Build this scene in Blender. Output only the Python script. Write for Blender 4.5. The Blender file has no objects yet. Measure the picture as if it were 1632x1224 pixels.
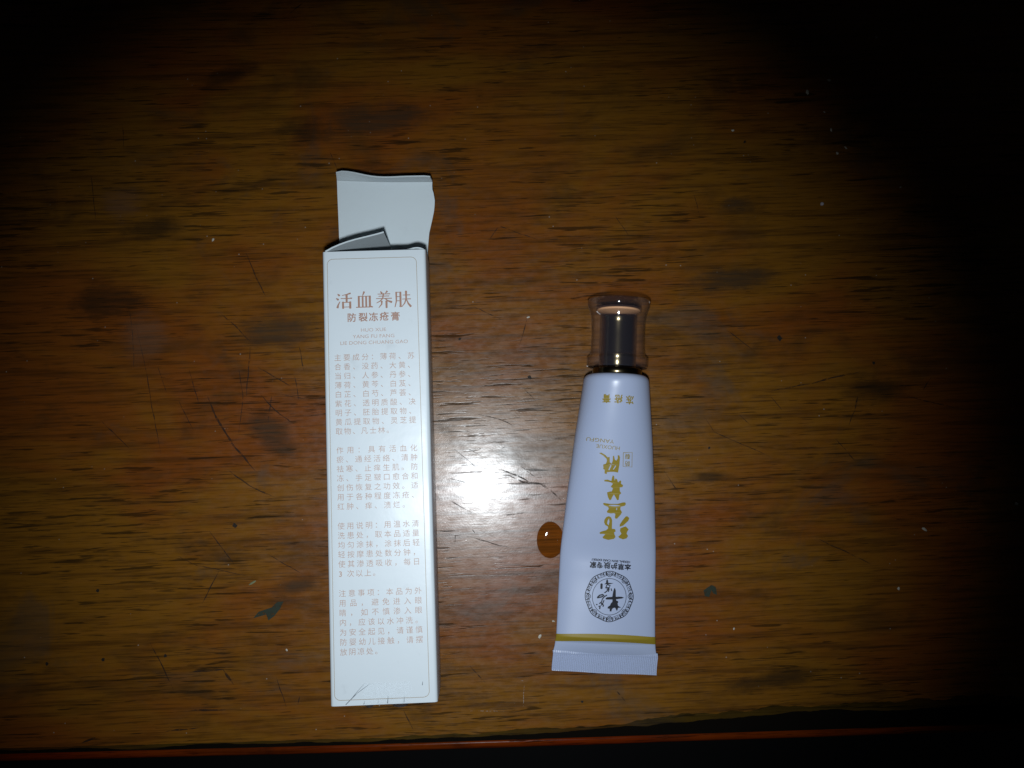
import bpy, bmesh, math, random
from mathutils import Vector, Matrix, noise
from mathutils.geometry import tessellate_polygon

MM = 0.001
PI = math.pi
sc = bpy.context.scene
col = sc.collection

# ------------------------------------------------------------------ camera, world, flash, exposure
HC = 0.265                                             # phone held 26.5 cm above the desk
ax = Vector((0.99958174, 0.0, 0.02891979))             # camera right, in world axes
dn = Vector((0.002204, -0.99709173, -0.07617896))      # camera down
fw = Vector((0.02883568, 0.07621083, -0.99667468))     # viewing direction
cam = bpy.data.cameras.new('camera'); cam_o = bpy.data.objects.new('camera', cam); col.objects.link(cam_o)
cam_o.matrix_world = Matrix(((ax.x, -dn.x, -fw.x, 0), (ax.y, -dn.y, -fw.y, 0), (ax.z, -dn.z, -fw.z, HC), (0, 0, 0, 1)))
cam.sensor_width = 36.0; cam.lens = 36.0 * 1413 / 1632; cam.clip_start = 0.01; cam.clip_end = 20
sc.camera = cam_o
w = bpy.data.worlds.new('World'); sc.world = w; w.use_nodes = True
w.node_tree.nodes['Background'].inputs[0].default_value = (0.8, 0.9, 1.0, 1)
w.node_tree.nodes['Background'].inputs[1].default_value = 0.004
fl = bpy.data.lights.new('phone_flash', 'SPOT'); fl_o = bpy.data.objects.new('phone_flash', fl); col.objects.link(fl_o)
fl_o.location = (-0.002, -0.0185, HC)
aim = Vector((-0.010, -0.011, 0.0)) - fl_o.location
fl_o.rotation_euler = aim.to_track_quat('-Z', 'Y').to_euler()
fl.energy = 2.25; fl.color = (0.88, 0.95, 1.0); fl.shadow_soft_size = 0.005
fl.spot_size = math.radians(67.5); fl.spot_blend = 1.0
sc.view_settings.view_transform = 'Standard'; sc.view_settings.look = 'None'
sc.view_settings.exposure = 0.0; sc.view_settings.gamma = 1.0
sc.render.engine = 'CYCLES'
sc.cycles.max_bounces = 10; sc.cycles.transparent_max_bounces = 24; sc.cycles.sample_clamp_indirect = 4.0

# ------------------------------------------------------------------ measurements in mm
BOX = {'title': [(-8.36, 46.82), (-2.87, 46.83), (2.42, 46.76), (7.44, 46.77)], 'sub': [(-6.37, 42.13), (-3.31, 42.12), (-0.49, 42.12), (2.41, 42.21), (5.41, 42.12)], 'pinyin': [('HUO XUE', (-0.56, 38.68), 6.78), ('YANG FU FANG', (-0.6, 36.92), 11.19), ('LIE DONG CHUANG GAO', (-0.47, 35.24), 18.14)], 'paras': [((-10.34, 31.32), 9.32, 2.48), ((-10.25, 6.44), 9.47, 2.488), ((-10.31, -13.63), 9.41, 2.504), ((-10.32, -31.27), 9.63, 2.535)], 'border': [(-12.7, 58.26), (11.46, 58.29), (11.88, -58.92), (-12.87, -58.85)], 'lid_left': [(-13.36, 61.02, 0.9), (-13.04, 67.47, 2.68), (-12.71, 76.52, 5.88), (-12.41, 83.27, 8.57), (-12.32, 85.35, 9.43)], 'lid_right': [(13.03, 60.28, 0.9), (13.29, 66.22, 2.51), (13.86, 70.27, 3.86), (14.99, 74.07, 5.24), (15.67, 76.63, 6.21), (15.98, 79.18, 7.21), (15.72, 81.22, 8.02), (15.33, 82.57, 8.57), (15.51, 84.24, 9.26)], 'dust_tip': [(2.68, 65.77), (2.65, 66.02), (-11.3, 60.33), (9.4, 61.15)]}
TUBE = {'gold': [[[(4.32, -40.1), (5.0, -40.62), (4.71, -41.51), (3.33, -42.89), (2.34, -43.25), (2.32, -42.59), (3.04, -41.35), (3.88, -40.22)]], [[(4.11, -43.08), (5.03, -43.93), (4.62, -44.71), (4.53, -45.16), (5.0, -45.91), (4.59, -46.59), (3.6, -46.9), (2.48, -46.55), (2.13, -46.12), (2.67, -45.66), (2.98, -45.21), (2.5, -44.46), (2.58, -43.68), (3.34, -43.33)]], [[(-0.99, -40.29), (-0.31, -40.6), (0.05, -41.46), (0.15, -43.88), (1.04, -43.96), (1.29, -44.61), (0.86, -44.96), (1.0, -45.5), (1.36, -46.26), (0.94, -46.83), (-0.7, -47.22), (-2.16, -46.83), (-2.4, -46.4), (-1.66, -45.6), (-2.21, -45.51), (-3.21, -45.54), (-3.34, -45.11), (-2.69, -44.76), (-1.49, -44.38), (-0.96, -43.81), (-1.09, -43.27), (-1.88, -42.86), (-2.24, -42.1), (-2.17, -41.32), (-1.65, -40.53)], [(-0.91, -40.95), (-0.7, -41.93), (-0.9, -42.93), (-1.35, -42.4), (-1.25, -41.62)]], [[(-2.89, -36.69), (-2.58, -36.51), (-0.9, -36.72), (1.3, -36.64), (2.7, -36.2), (3.47, -36.12), (3.73, -36.66), (3.43, -37.12), (2.24, -37.5), (2.18, -38.17), (2.75, -39.04), (2.41, -39.72), (1.47, -40.86), (1.03, -40.99), (0.74, -40.56), (0.85, -39.67), (0.5, -39.35), (-0.49, -39.49), (-1.5, -39.31), (-1.64, -38.87), (-1.13, -38.18), (-1.39, -37.63), (-2.64, -37.12)], [(1.05, -37.76), (1.28, -37.92), (1.21, -38.43), (0.98, -38.38)]], [[(-0.61, -28.5), (-0.21, -28.81), (-0.01, -30.01), (0.22, -29.34), (0.68, -29.66), (1.02, -30.52), (1.57, -29.9), (1.91, -30.05), (1.86, -30.82), (2.55, -31.24), (2.37, -31.79), (1.61, -31.93), (1.69, -32.92), (2.17, -33.57), (1.66, -34.03), (1.54, -35.47), (1.11, -35.6), (0.49, -34.63), (0.06, -33.98), (-0.38, -34.77), (-0.66, -35.56), (-1.09, -35.68), (-1.59, -34.82), (-1.96, -33.5), (-1.27, -33.2), (-0.61, -33.12), (-0.35, -32.23), (-1.03, -31.81), (-0.64, -31.25), (-0.44, -30.91), (-1.01, -30.6), (-1.9, -30.41), (-2.9, -30.34), (-2.93, -29.9), (-1.95, -29.81), (-0.93, -30.16), (-0.83, -29.27)]], [[(-4.87, -22.37), (-4.23, -22.23), (-3.09, -22.84), (-2.39, -23.47), (-1.86, -23.34), (-1.7, -24.85), (-1.17, -25.27), (-0.91, -24.39), (-0.95, -23.08), (-0.63, -22.96), (-0.33, -24.04), (0.07, -24.35), (0.46, -23.68), (0.4, -22.82), (0.83, -22.8), (1.09, -23.33), (1.08, -25.4), (0.81, -27.7), (-0.35, -27.53), (-1.56, -27.58), (-2.31, -27.71), (-2.38, -28.26), (-3.0, -28.07), (-3.01, -27.08), (-3.47, -26.77), (-3.39, -26.44), (-3.56, -25.58), (-2.81, -25.33), (-2.54, -24.56), (-2.69, -23.91), (-3.62, -23.08)], [(-1.43, -25.5), (-1.19, -25.81), (-1.65, -27.09), (-2.01, -27.05)], [(-0.05, -25.66), (0.13, -25.93), (-0.46, -26.88), (-0.73, -26.89)]]], 'black': [[[(1.86, -60.97), (2.17, -61.68), (2.25, -63.55), (3.07, -63.46), (3.96, -63.49), (4.64, -63.69), (4.09, -63.98), (3.1, -64.12), (2.33, -64.26), (2.46, -64.64), (2.91, -64.74), (3.03, -65.06), (2.82, -65.4), (2.96, -66.06), (3.87, -66.58), (2.99, -66.66), (2.79, -67.39), (2.58, -67.5), (2.33, -66.96), (2.1, -66.64), (1.55, -66.77), (1.18, -67.22), (1.09, -67.77), (0.59, -67.74), (0.56, -67.02), (-0.05, -66.93), (-0.01, -66.49), (0.63, -66.03), (0.83, -65.47), (1.26, -65.01), (1.28, -64.35), (-0.21, -64.4), (-0.71, -64.36), (-0.72, -64.09), (-0.35, -63.75), (1.2, -63.58), (1.41, -62.14), (1.65, -61.25)]], [[(-0.46, -58.52), (-0.16, -58.95), (-0.08, -59.61), (1.48, -59.67), (0.71, -59.91), (-0.06, -60.05), (-1.28, -60.09), (-0.74, -59.69), (-0.71, -59.08)]]], 'black_strokes': [([(-3.11, -63.95), (-2.47, -63.27), (-1.49, -63.01), (-1.2, -63.22), (-1.79, -63.68), (-3.11, -64.0)], 0.39), ([(-0.37, -63.14), (-1.13, -63.66), (-1.65, -64.34), (-1.84, -65.12), (-2.49, -65.64)], 0.312), ([(-1.14, -64.65), (-1.49, -65.55), (-1.91, -66.11)], 0.312), ([(-1.94, -65.45), (-1.25, -66.09), (-1.4, -66.43)], 0.39), ([(-2.62, -66.47), (-2.22, -66.23), (-2.31, -67.12)], 0.39), ([(-3.34, -65.94), (-3.05, -65.95)], 0.357), ([(-2.0, -60.01), (-2.0, -61.33)], 0.668), ([(-0.39, -60.17), (0.51, -60.36), (0.2, -61.03), (-0.8, -60.96)], 0.334), ([(0.09, -61.04), (-0.42, -62.05), (-1.06, -62.51)], 0.334), ([(-0.49, -60.29), (-0.79, -61.18)], 0.279), ([(0.22, -61.36), (0.03, -62.14)], 0.334), ([(0.77, -61.23), (1.01, -61.89)], 0.279), ([(-0.56, -61.39), (0.32, -61.25)], 0.223)], 'emblem': ((0.38, -63.49), 7.0, 7.22), 'emblem_in': ((0.35, -63.58), 4.91, 5.2), 'seal': [(1.95, -22.01), (4.55, -21.82), (4.75, -25.98), (2.15, -25.9)], 'seal_chars': [(3.34, -25.06), (3.27, -23.02)], 'cream': [(2.85, -7.21), (-0.41, -7.08), (-3.7, -7.04)], 'pinyin': [('HUOXUE', (-2.42, -20.67), 6.55), ('YANGFU', (-4.68, -18.82), 7.64)], 'expert': [(5.43, -54.9), (3.44, -54.86), (1.44, -54.73), (-0.62, -54.66), (-2.72, -54.64), (-4.65, -54.64)], 'english': ((0.41, -53.29), 11.27), 'outline': [((-9.35, -0.93), (9.47, -0.17)), ((-11.4, -18.63), (11.22, -17.75)), ((-14.17, -51.46), (14.03, -50.83)), ((-14.0, -75.46), (14.86, -75.42)), ((-14.82, -80.88), (15.74, -80.62)), ((-14.62, -85.63), (15.98, -86.1))], 'band': [(-14.03, -75.14), (0.4, -74.4), (14.19, -75.1), (-13.96, -77.16), (0.47, -76.61), (14.24, -77.23)]}
SCRATCHES = [(0.36, [(-72.33, 59.57), (-69.72, 53.27), (-66.17, 46.36)]), (0.3, [(-106.3, 41.77), (-105.12, 33.68), (-104.54, 25.0)]), (0.27, [(-104.67, 38.66), (-101.19, 25.01), (-99.02, 13.91), (-95.85, -0.79)]), (0.3, [(-79.61, 41.27), (-75.22, 37.54), (-70.18, 32.56)]), (0.36, [(-70.48, 31.94), (-70.88, 22.61), (-71.36, 16.42)]), (0.33, [(-68.18, 25.1), (-62.59, 22.01), (-58.25, 19.54)]), (0.36, [(-67.09, 17.04), (-63.01, 12.42), (-57.42, 8.42)]), (0.6, [(-82.66, 16.4), (-80.06, 10.24), (-74.99, 2.27), (-68.12, -5.68)]), (0.27, [(-88.36, 24.42), (-85.03, 13.93)]), (0.27, [(-113.41, 8.98), (-105.28, 1.04)]), (0.3, [(-63.72, 17.05), (-64.76, 8.41)]), (0.27, [(-56.0, 31.36), (-54.33, 23.89)]), (0.225, [(-57.08, 22.64), (-55.71, 15.21)]), (0.225, [(-97.53, 25.02), (-94.88, 17.61)]), (0.24, [(-91.15, 15.15), (-86.66, 6.55)]), (0.33, [(-76.64, -5.07), (-69.85, -9.94), (-61.87, -13.6)]), (0.225, [(-60.65, 17.06), (-53.88, 15.52)]), (0.225, [(-73.7, 25.08), (-72.27, 16.42), (-73.24, 5.33)]), (0.27, [(-81.34, -22.94), (-73.52, -33.04)]), (0.3, [(-77.9, -34.28), (-82.67, -44.27)]), (0.24, [(-91.23, -29.84), (-84.86, -33.0), (-69.66, -36.19)]), (0.33, [(-97.36, -55.36), (-93.42, -62.17), (-90.11, -68.96)]), (0.39, [(-85.9, -63.58), (-80.92, -63.37), (-75.94, -62.91)]), (0.6, [(-76.25, -62.91), (-73.02, -67.25)]), (0.24, [(-64.11, -29.93), (-53.88, -35.63)]), (0.225, [(-60.88, -64.87), (-57.57, -74.13)]), (0.51, [(-84.99, -74.4), (-75.03, -74.36)]), (0.45, [(-92.26, -80.26), (-82.37, -79.43)]), (0.54, [(-115.93, -83.27), (-111.98, -81.73)]), (0.3, [(-54.46, -72.93), (-53.88, -70.78)]), (0.24, [(2.61, 68.77), (15.7, 64.21)]), (0.225, [(0.66, 64.1), (3.26, 68.11)]), (0.24, [(9.79, 31.28), (12.39, 40.44)]), (0.3, [(-2.45, 11.18), (3.34, 9.9), (8.48, 7.65)]), (0.24, [(11.07, 18.94), (14.3, 15.72)]), (0.225, [(-4.17, 43.64), (4.6, 39.75)]), (0.3, [(-11.21, -14.16), (-7.56, -16.28), (-4.22, -18.1)]), (0.45, [(3.66, -5.1), (8.55, -6.92), (13.13, -9.05)]), (0.51, [(5.5, -6.62), (10.99, -8.9), (15.87, -9.36), (19.23, -11.49), (22.43, -14.67)]), (0.3, [(-4.19, -25.16), (1.27, -26.83), (7.03, -28.34)]), (0.33, [(4.29, -18.72), (7.94, -18.48), (11.29, -17.98)]), (0.27, [(-10.94, -7.82), (-5.46, -9.34)]), (0.3, [(-4.2, -22.91), (-3.29, -24.11)]), (0.225, [(10.38, -4.19), (14.66, -7.54)]), (0.24, [(-9.77, 0.99), (-6.71, -1.45), (-2.43, -5.1)]), (0.225, [(-5.81, 0.99), (-0.92, -1.45)]), (0.24, [(4.27, 0.68), (5.49, 1.6)]), (0.195, [(-9.04, -24.4), (-9.18, -26.79)]), (0.33, [(-4.88, -62.2), (-0.15, -67.16)]), (0.36, [(-23.91, -74.94), (-21.05, -80.45)]), (0.3, [(38.34, -69.91), (40.84, -73.01)]), (0.45, [(85.9, 18.36), (98.95, 20.77), (106.55, 22.83), (113.46, 24.21)]), (0.39, [(112.56, 17.4), (111.39, 12.64), (109.54, 7.91)]), (0.24, [(72.62, 37.05), (81.38, 30.25)]), (0.24, [(85.86, 16.67), (89.18, 12.61)]), (0.225, [(65.34, 10.56), (68.65, 5.85), (85.46, -1.52)]), (0.255, [(105.33, 3.86), (111.27, -2.87)]), (0.3, [(127.66, 16.74), (142.01, 13.37)]), (0.27, [(135.46, 22.9), (132.56, 18.8)]), (0.24, [(52.95, -5.52), (57.56, -12.18)]), (0.225, [(76.22, 11.25), (79.55, 7.88)]), (0.3, [(98.41, -25.63), (108.42, -30.29), (115.09, -33.62)]), (0.27, [(-56.32, 138.24), (-61.04, 134.16)]), (0.24, [(-119.21, 83.87), (-118.32, 77.13), (-117.3, 69.46)]), (0.195, [(-110.36, 98.5), (-109.67, 91.7)]), (0.21, [(-47.9, 91.35), (-45.44, 85.52)]), (0.225, [(63.5, 78.68), (65.33, 71.84)]), (0.21, [(39.29, 71.64), (43.08, 65.82)])]
PALE = [(0.225, [(15.42, -9.36), (14.79, -14.51), (14.33, -19.34)]), (0.244, [(-4.18, -29.86), (2.48, -29.68), (9.45, -29.1)]), (0.188, [(-7.57, -13.72), (-5.14, -13.72)]), (0.188, [(-3.67, 0.99), (-1.23, 0.93)]), (0.188, [(-6.63, -22.3), (-3.29, -22.01)]), (0.188, [(11.3, -67.86), (10.86, -74.61)]), (0.188, [(-4.52, -75.22), (5.51, -75.42)]), (0.169, [(9.29, -66.73), (11.31, -66.87)]), (0.188, [(-12.16, 24.84), (-9.59, 24.98)]), (0.169, [(-14.7, 18.57), (-11.8, 18.64)])]
STAINS = [[(-67.82, -48.39), (-66.28, -46.53), (-62.53, -45.3), (-60.99, -43.75), (-59.1, -43.63), (-60.01, -45.63), (-61.73, -47.8), (-63.4, -49.04), (-64.06, -47.35)], [(64.49, -40.97), (66.86, -39.34), (68.18, -40.0), (68.48, -42.29), (67.48, -41.96), (66.83, -40.98), (66.13, -42.94), (64.8, -42.6)]]
SPOTS = [((89.0, 34.38), 0.87), ((117.67, 26.95), 0.6), ((66.88, 1.16), 0.47), ((13.01, 22.32), 0.64), ((-8.01, 33.82), 0.45), ((-73.79, -21.57), 0.71), ((-92.89, -58.97), 0.52), ((-110.58, -59.9), 0.58), ((-126.64, -61.02), 0.52), ((-112.82, -40.2), 0.52), ((28.19, -72.91), 0.45), ((79.56, 95.4), 0.47)]
CRUMBS = [((121.61, 129.23), 0.47), ((106.34, 115.19), 0.47), ((99.33, 111.28), 0.56), ((75.82, 98.84), 0.56), ((106.49, 99.37), 0.56), ((110.95, 93.74), 0.47), ((108.15, 91.92), 0.56), ((127.76, 81.5), 0.38), ((104.58, 105.04), 0.38), ((-57.89, -57.46), 0.45), ((122.98, -40.7), 0.47), ((131.39, -23.2), 0.67), ((73.3, -52.16), 0.4), ((159.74, -15.64), 0.67), ((19.8, -49.68), 0.37), ((15.88, -54.0), 0.58), ((12.59, 40.44), 0.39), ((-82.18, 63.49), 0.47)]
SLIVER = [(-69.29, -38.83), (-67.23, -37.58)]
DROPS = [((19.01, -26.04), 4.03, 5.4), ((103.11, 76.06), 0.55, 0.55)]
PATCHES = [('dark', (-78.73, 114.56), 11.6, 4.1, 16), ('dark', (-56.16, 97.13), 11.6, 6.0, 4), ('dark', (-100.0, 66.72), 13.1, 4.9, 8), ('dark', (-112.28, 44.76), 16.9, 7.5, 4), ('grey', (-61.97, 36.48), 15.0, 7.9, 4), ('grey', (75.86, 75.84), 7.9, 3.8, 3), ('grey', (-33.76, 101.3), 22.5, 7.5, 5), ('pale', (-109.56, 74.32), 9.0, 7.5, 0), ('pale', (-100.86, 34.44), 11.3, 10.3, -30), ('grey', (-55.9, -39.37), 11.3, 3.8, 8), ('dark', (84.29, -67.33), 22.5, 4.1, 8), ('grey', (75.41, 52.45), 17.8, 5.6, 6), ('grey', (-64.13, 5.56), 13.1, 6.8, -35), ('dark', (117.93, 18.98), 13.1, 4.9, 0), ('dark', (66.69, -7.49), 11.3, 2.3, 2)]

# ------------------------------------------------------------------ helpers
class NT:
    def __init__(s, name):
        s.m = bpy.data.materials.new(name); s.m.use_nodes = True; s.t = s.m.node_tree
        s.b = s.t.nodes['Principled BSDF']; s.out = s.t.nodes['Material Output']
    def n(s, kind, **kw):
        nd = s.t.nodes.new(kind)
        for k, v in kw.items():
            if k.startswith('i_'):
                key = k[2:]; key = int(key) if key.isdigit() else key.replace('_', ' ')
                s.put(nd.inputs[key], v)
            else: setattr(nd, k, v)
        return nd
    def put(s, sock, v):
        if isinstance(v, bpy.types.NodeSocket): s.t.links.new(v, sock)
        elif isinstance(v, bpy.types.Node): s.t.links.new(v.outputs[0], sock)
        else: sock.default_value = v
    def math(s, op, a, b=0.0, clamp=False):
        nd = s.t.nodes.new('ShaderNodeMath'); nd.operation = op; nd.use_clamp = clamp
        s.put(nd.inputs[0], a); s.put(nd.inputs[1], b); return nd.outputs[0]
    def mix(s, fac, a, b, blend='MIX'):
        nd = s.t.nodes.new('ShaderNodeMix'); nd.data_type = 'RGBA'; nd.blend_type = blend
        s.put(nd.inputs['Factor'], fac); s.put(nd.inputs['A'], a); s.put(nd.inputs['B'], b); return nd.outputs['Result']
    def ramp(s, fac, stops):
        nd = s.t.nodes.new('ShaderNodeMapRange'); nd.interpolation_type = 'SMOOTHSTEP'
        s.put(nd.inputs['Value'], fac); nd.inputs['From Min'].default_value = stops[0]; nd.inputs['From Max'].default_value = stops[1]
        nd.inputs['To Min'].default_value = stops[2] if len(stops) > 2 else 0; nd.inputs['To Max'].default_value = stops[3] if len(stops) > 3 else 1
        return nd.outputs['Result']
    def coords(s, scale, rot=0.0, loc=(0, 0, 0)):
        if not hasattr(s, 'tc'): s.tc = s.n('ShaderNodeTexCoord')
        a = s.n('ShaderNodeMapping', i_Rotation=(0, 0, rot)); s.t.links.new(s.tc.outputs['Object'], a.inputs['Vector'])
        b = s.n('ShaderNodeMapping', i_Scale=tuple(1000 * v for v in scale), i_Location=loc); s.t.links.new(a.outputs[0], b.inputs['Vector'])
        return b.outputs[0]
    def noise(s, scale, rot=0.0, loc=(0, 0, 0), detail=3.0, rough=0.5, dist=0.0):
        return s.n('ShaderNodeTexNoise', i_Vector=s.coords(scale, rot, loc), i_Scale=1.0, i_Detail=detail, i_Roughness=rough, i_Distortion=dist).outputs[0]
    def set(s, **kw):
        for k, v in kw.items(): s.put(s.b.inputs[k.replace('_', ' ')], v)
        return s

def simple(name, rgb, rough=0.5, metal=0.0, spec=0.5, **kw):
    return NT(name).set(Base_Color=(*rgb, 1), Roughness=rough, Metallic=metal, Specular_IOR_Level=spec, **kw).m

def obj(name, verts, faces, mat, parent=None, smooth=False, mats=None, mi=None):
    me = bpy.data.meshes.new(name); me.from_pydata([tuple(c * MM for c in v) for v in verts], [], faces); me.update()
    bm = bmesh.new(); bm.from_mesh(me); bmesh.ops.recalc_face_normals(bm, faces=bm.faces); bm.to_mesh(me); bm.free()
    me.materials.append(mat)
    if smooth:
        for p in me.polygons: p.use_smooth = True
    o = bpy.data.objects.new(name, me); col.objects.link(o); o.parent = parent
    return o

def tag(o, label, cat, group=None):
    o['label'] = label; o['category'] = cat
    if group: o['group'] = group
    return o

def empty(name, loc=(0, 0, 0), rz=0.0):
    o = bpy.data.objects.new(name, None); col.objects.link(o); o.empty_display_size = 0.01
    o.location = tuple(c * MM for c in loc); o.rotation_euler = (0, 0, rz); return o

class Print:
    """collects flat ink shapes (x, y in mm); zf lifts each point onto the printed surface"""
    def __init__(s): s.v = []; s.f = []; s.k = 0
    def tri(s, loops, lift=None):
        pts = [Vector((x, y, 0)) for L in loops for x, y in L]
        base = len(s.v); s.k += 1; lf = (0.03 + 0.004 * (s.k % 12)) if lift is None else lift
        s.v += [(p.x, p.y, lf) for p in pts]
        for t in tessellate_polygon([[Vector((x, y, 0)) for x, y in L] for L in loops]):
            a, b, c = (pts[i] for i in t)
            if abs((b - a).cross(c - a).z) > 1e-9: s.f.append(tuple(base + i for i in t))
    def stroke(s, pts, w, w2=None, cap=0.3):
        pts = [Vector(p) for p in pts]; w2 = w if w2 is None else w2; L = []; Rr = []; n = len(pts)
        for i, p in enumerate(pts):
            d = (pts[min(i + 1, n - 1)] - pts[max(i - 1, 0)]).normalized(); nn = Vector((-d.y, d.x)); h = 0.5 * (w + (w2 - w) * i / max(1, n - 1))
            L.append(p + nn * h); Rr.append(p - nn * h)
        d0 = (pts[0] - pts[1]).normalized() * w * cap; d1 = (pts[-1] - pts[-2]).normalized() * w2 * cap
        s.k += 1; lf = 0.03 + 0.004 * (s.k % 12); base = len(s.v)
        s.v += [(p.x, p.y, lf) for p in L] + [(p.x, p.y, lf) for p in Rr] + [((pts[0] + d0).x, (pts[0] + d0).y, lf), ((pts[-1] + d1).x, (pts[-1] + d1).y, lf)]
        for i in range(n - 1): s.f.append((base + i, base + i + 1, base + n + i + 1, base + n + i))
        s.f.append((base, base + n, base + 2 * n)); s.f.append((base + n - 1, base + 2 * n - 1, base + 2 * n + 1))
    def ring(s, c, rx, ry, w, n=72, wob=0.0, k=8, ph=0.0):
        s.k += 1; lf = 0.03 + 0.004 * (s.k % 12); base = len(s.v)
        for i in range(n):
            a = 2 * math.pi * i / n; g = 1 + wob * math.cos(k * a + ph)
            for h in (0.5, -0.5): s.v.append((c[0] + (rx * g + w * h) * math.cos(a), c[1] + (ry * g + w * h) * math.sin(a), lf))
        for i in range(n):
            j = (i + 1) % n; s.f.append((base + 2 * i, base + 2 * j, base + 2 * j + 1, base + 2 * i + 1))
    def glyphs(s, m, scale, c, rot=0.0, stretch=1.0, centre=True, bold=0.0):
        vs, fs, x0, x1, y0, y1 = m; ox = 0.5 * (x0 + x1) if centre else 0.5; oy = 0.38
        ca, sa = math.cos(rot), math.sin(rot)
        for q_, (dx, dy) in enumerate(((0, 0),) if not bold else ((-bold, -bold), (bold, -bold), (bold, bold), (-bold, bold))):
            base = len(s.v); s.k += 1
            for x, y in vs:
                u = (x - ox) * scale * stretch + dx; v = (y - oy) * scale + dy; s.v.append((c[0] + u * ca - v * sa, c[1] + u * sa + v * ca, 0.03 + 0.005 * q_))
            s.f += [tuple(base + i for i in f) for f in fs]
    def build(s, name, mat, parent, zf):
        return obj(name, [(x, y, zf(x, y) + l) for x, y, l in s.v], s.f, mat, parent)

_cache = {}
def glyph(text):
    if text in _cache: return _cache[text]
    cu = bpy.data.curves.new('lettering', 'FONT'); cu.body = text; cu.resolution_u = 3;
    o = bpy.data.objects.new('lettering', cu); col.objects.link(o); bpy.context.view_layer.update()
    me = bpy.data.meshes.new_from_object(o.evaluated_get(bpy.context.evaluated_depsgraph_get()))
    vs = [(v.co.x, v.co.y) for v in me.vertices]; fs = [tuple(p.vertices) for p in me.polygons]
    bpy.data.objects.remove(o); bpy.data.curves.remove(cu); bpy.data.meshes.remove(me)
    xs = [v[0] for v in vs] or [0]; ys = [v[1] for v in vs] or [0]
    _cache[text] = (vs, fs, min(xs), max(xs), min(ys), max(ys)); return _cache[text]

def lathe(name, prof, mat, parent, n=64, centre=(0, 0), closed=False):
    """profile of (y, radius) turned about the tube's axis (local Y) at height centre"""
    v = []; f = []; m = len(prof)
    for y, r in prof:
        for i in range(n):
            a = 2 * math.pi * i / n; v.append((centre[0] + r * math.cos(a), y, centre[1] + r * math.sin(a)))
    for k in range(m if closed else m - 1):
        for i in range(n):
            j = (i + 1) % n; k2 = (k + 1) % m; f.append((k * n + i, k * n + j, k2 * n + j, k2 * n + i))
    if not closed: f.append(tuple(range(n))); f.append(tuple((m - 1) * n + i for i in range(n)))
    return obj(name, v, f, mat, parent, smooth=True)

def auto_smooth(o, deg=35):
    bm = bmesh.new(); bm.from_mesh(o.data)
    for e in bm.edges:
        if len(e.link_faces) == 2 and e.calc_face_angle(0) > math.radians(deg): e.smooth = False
    bm.to_mesh(o.data); bm.free()

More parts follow.
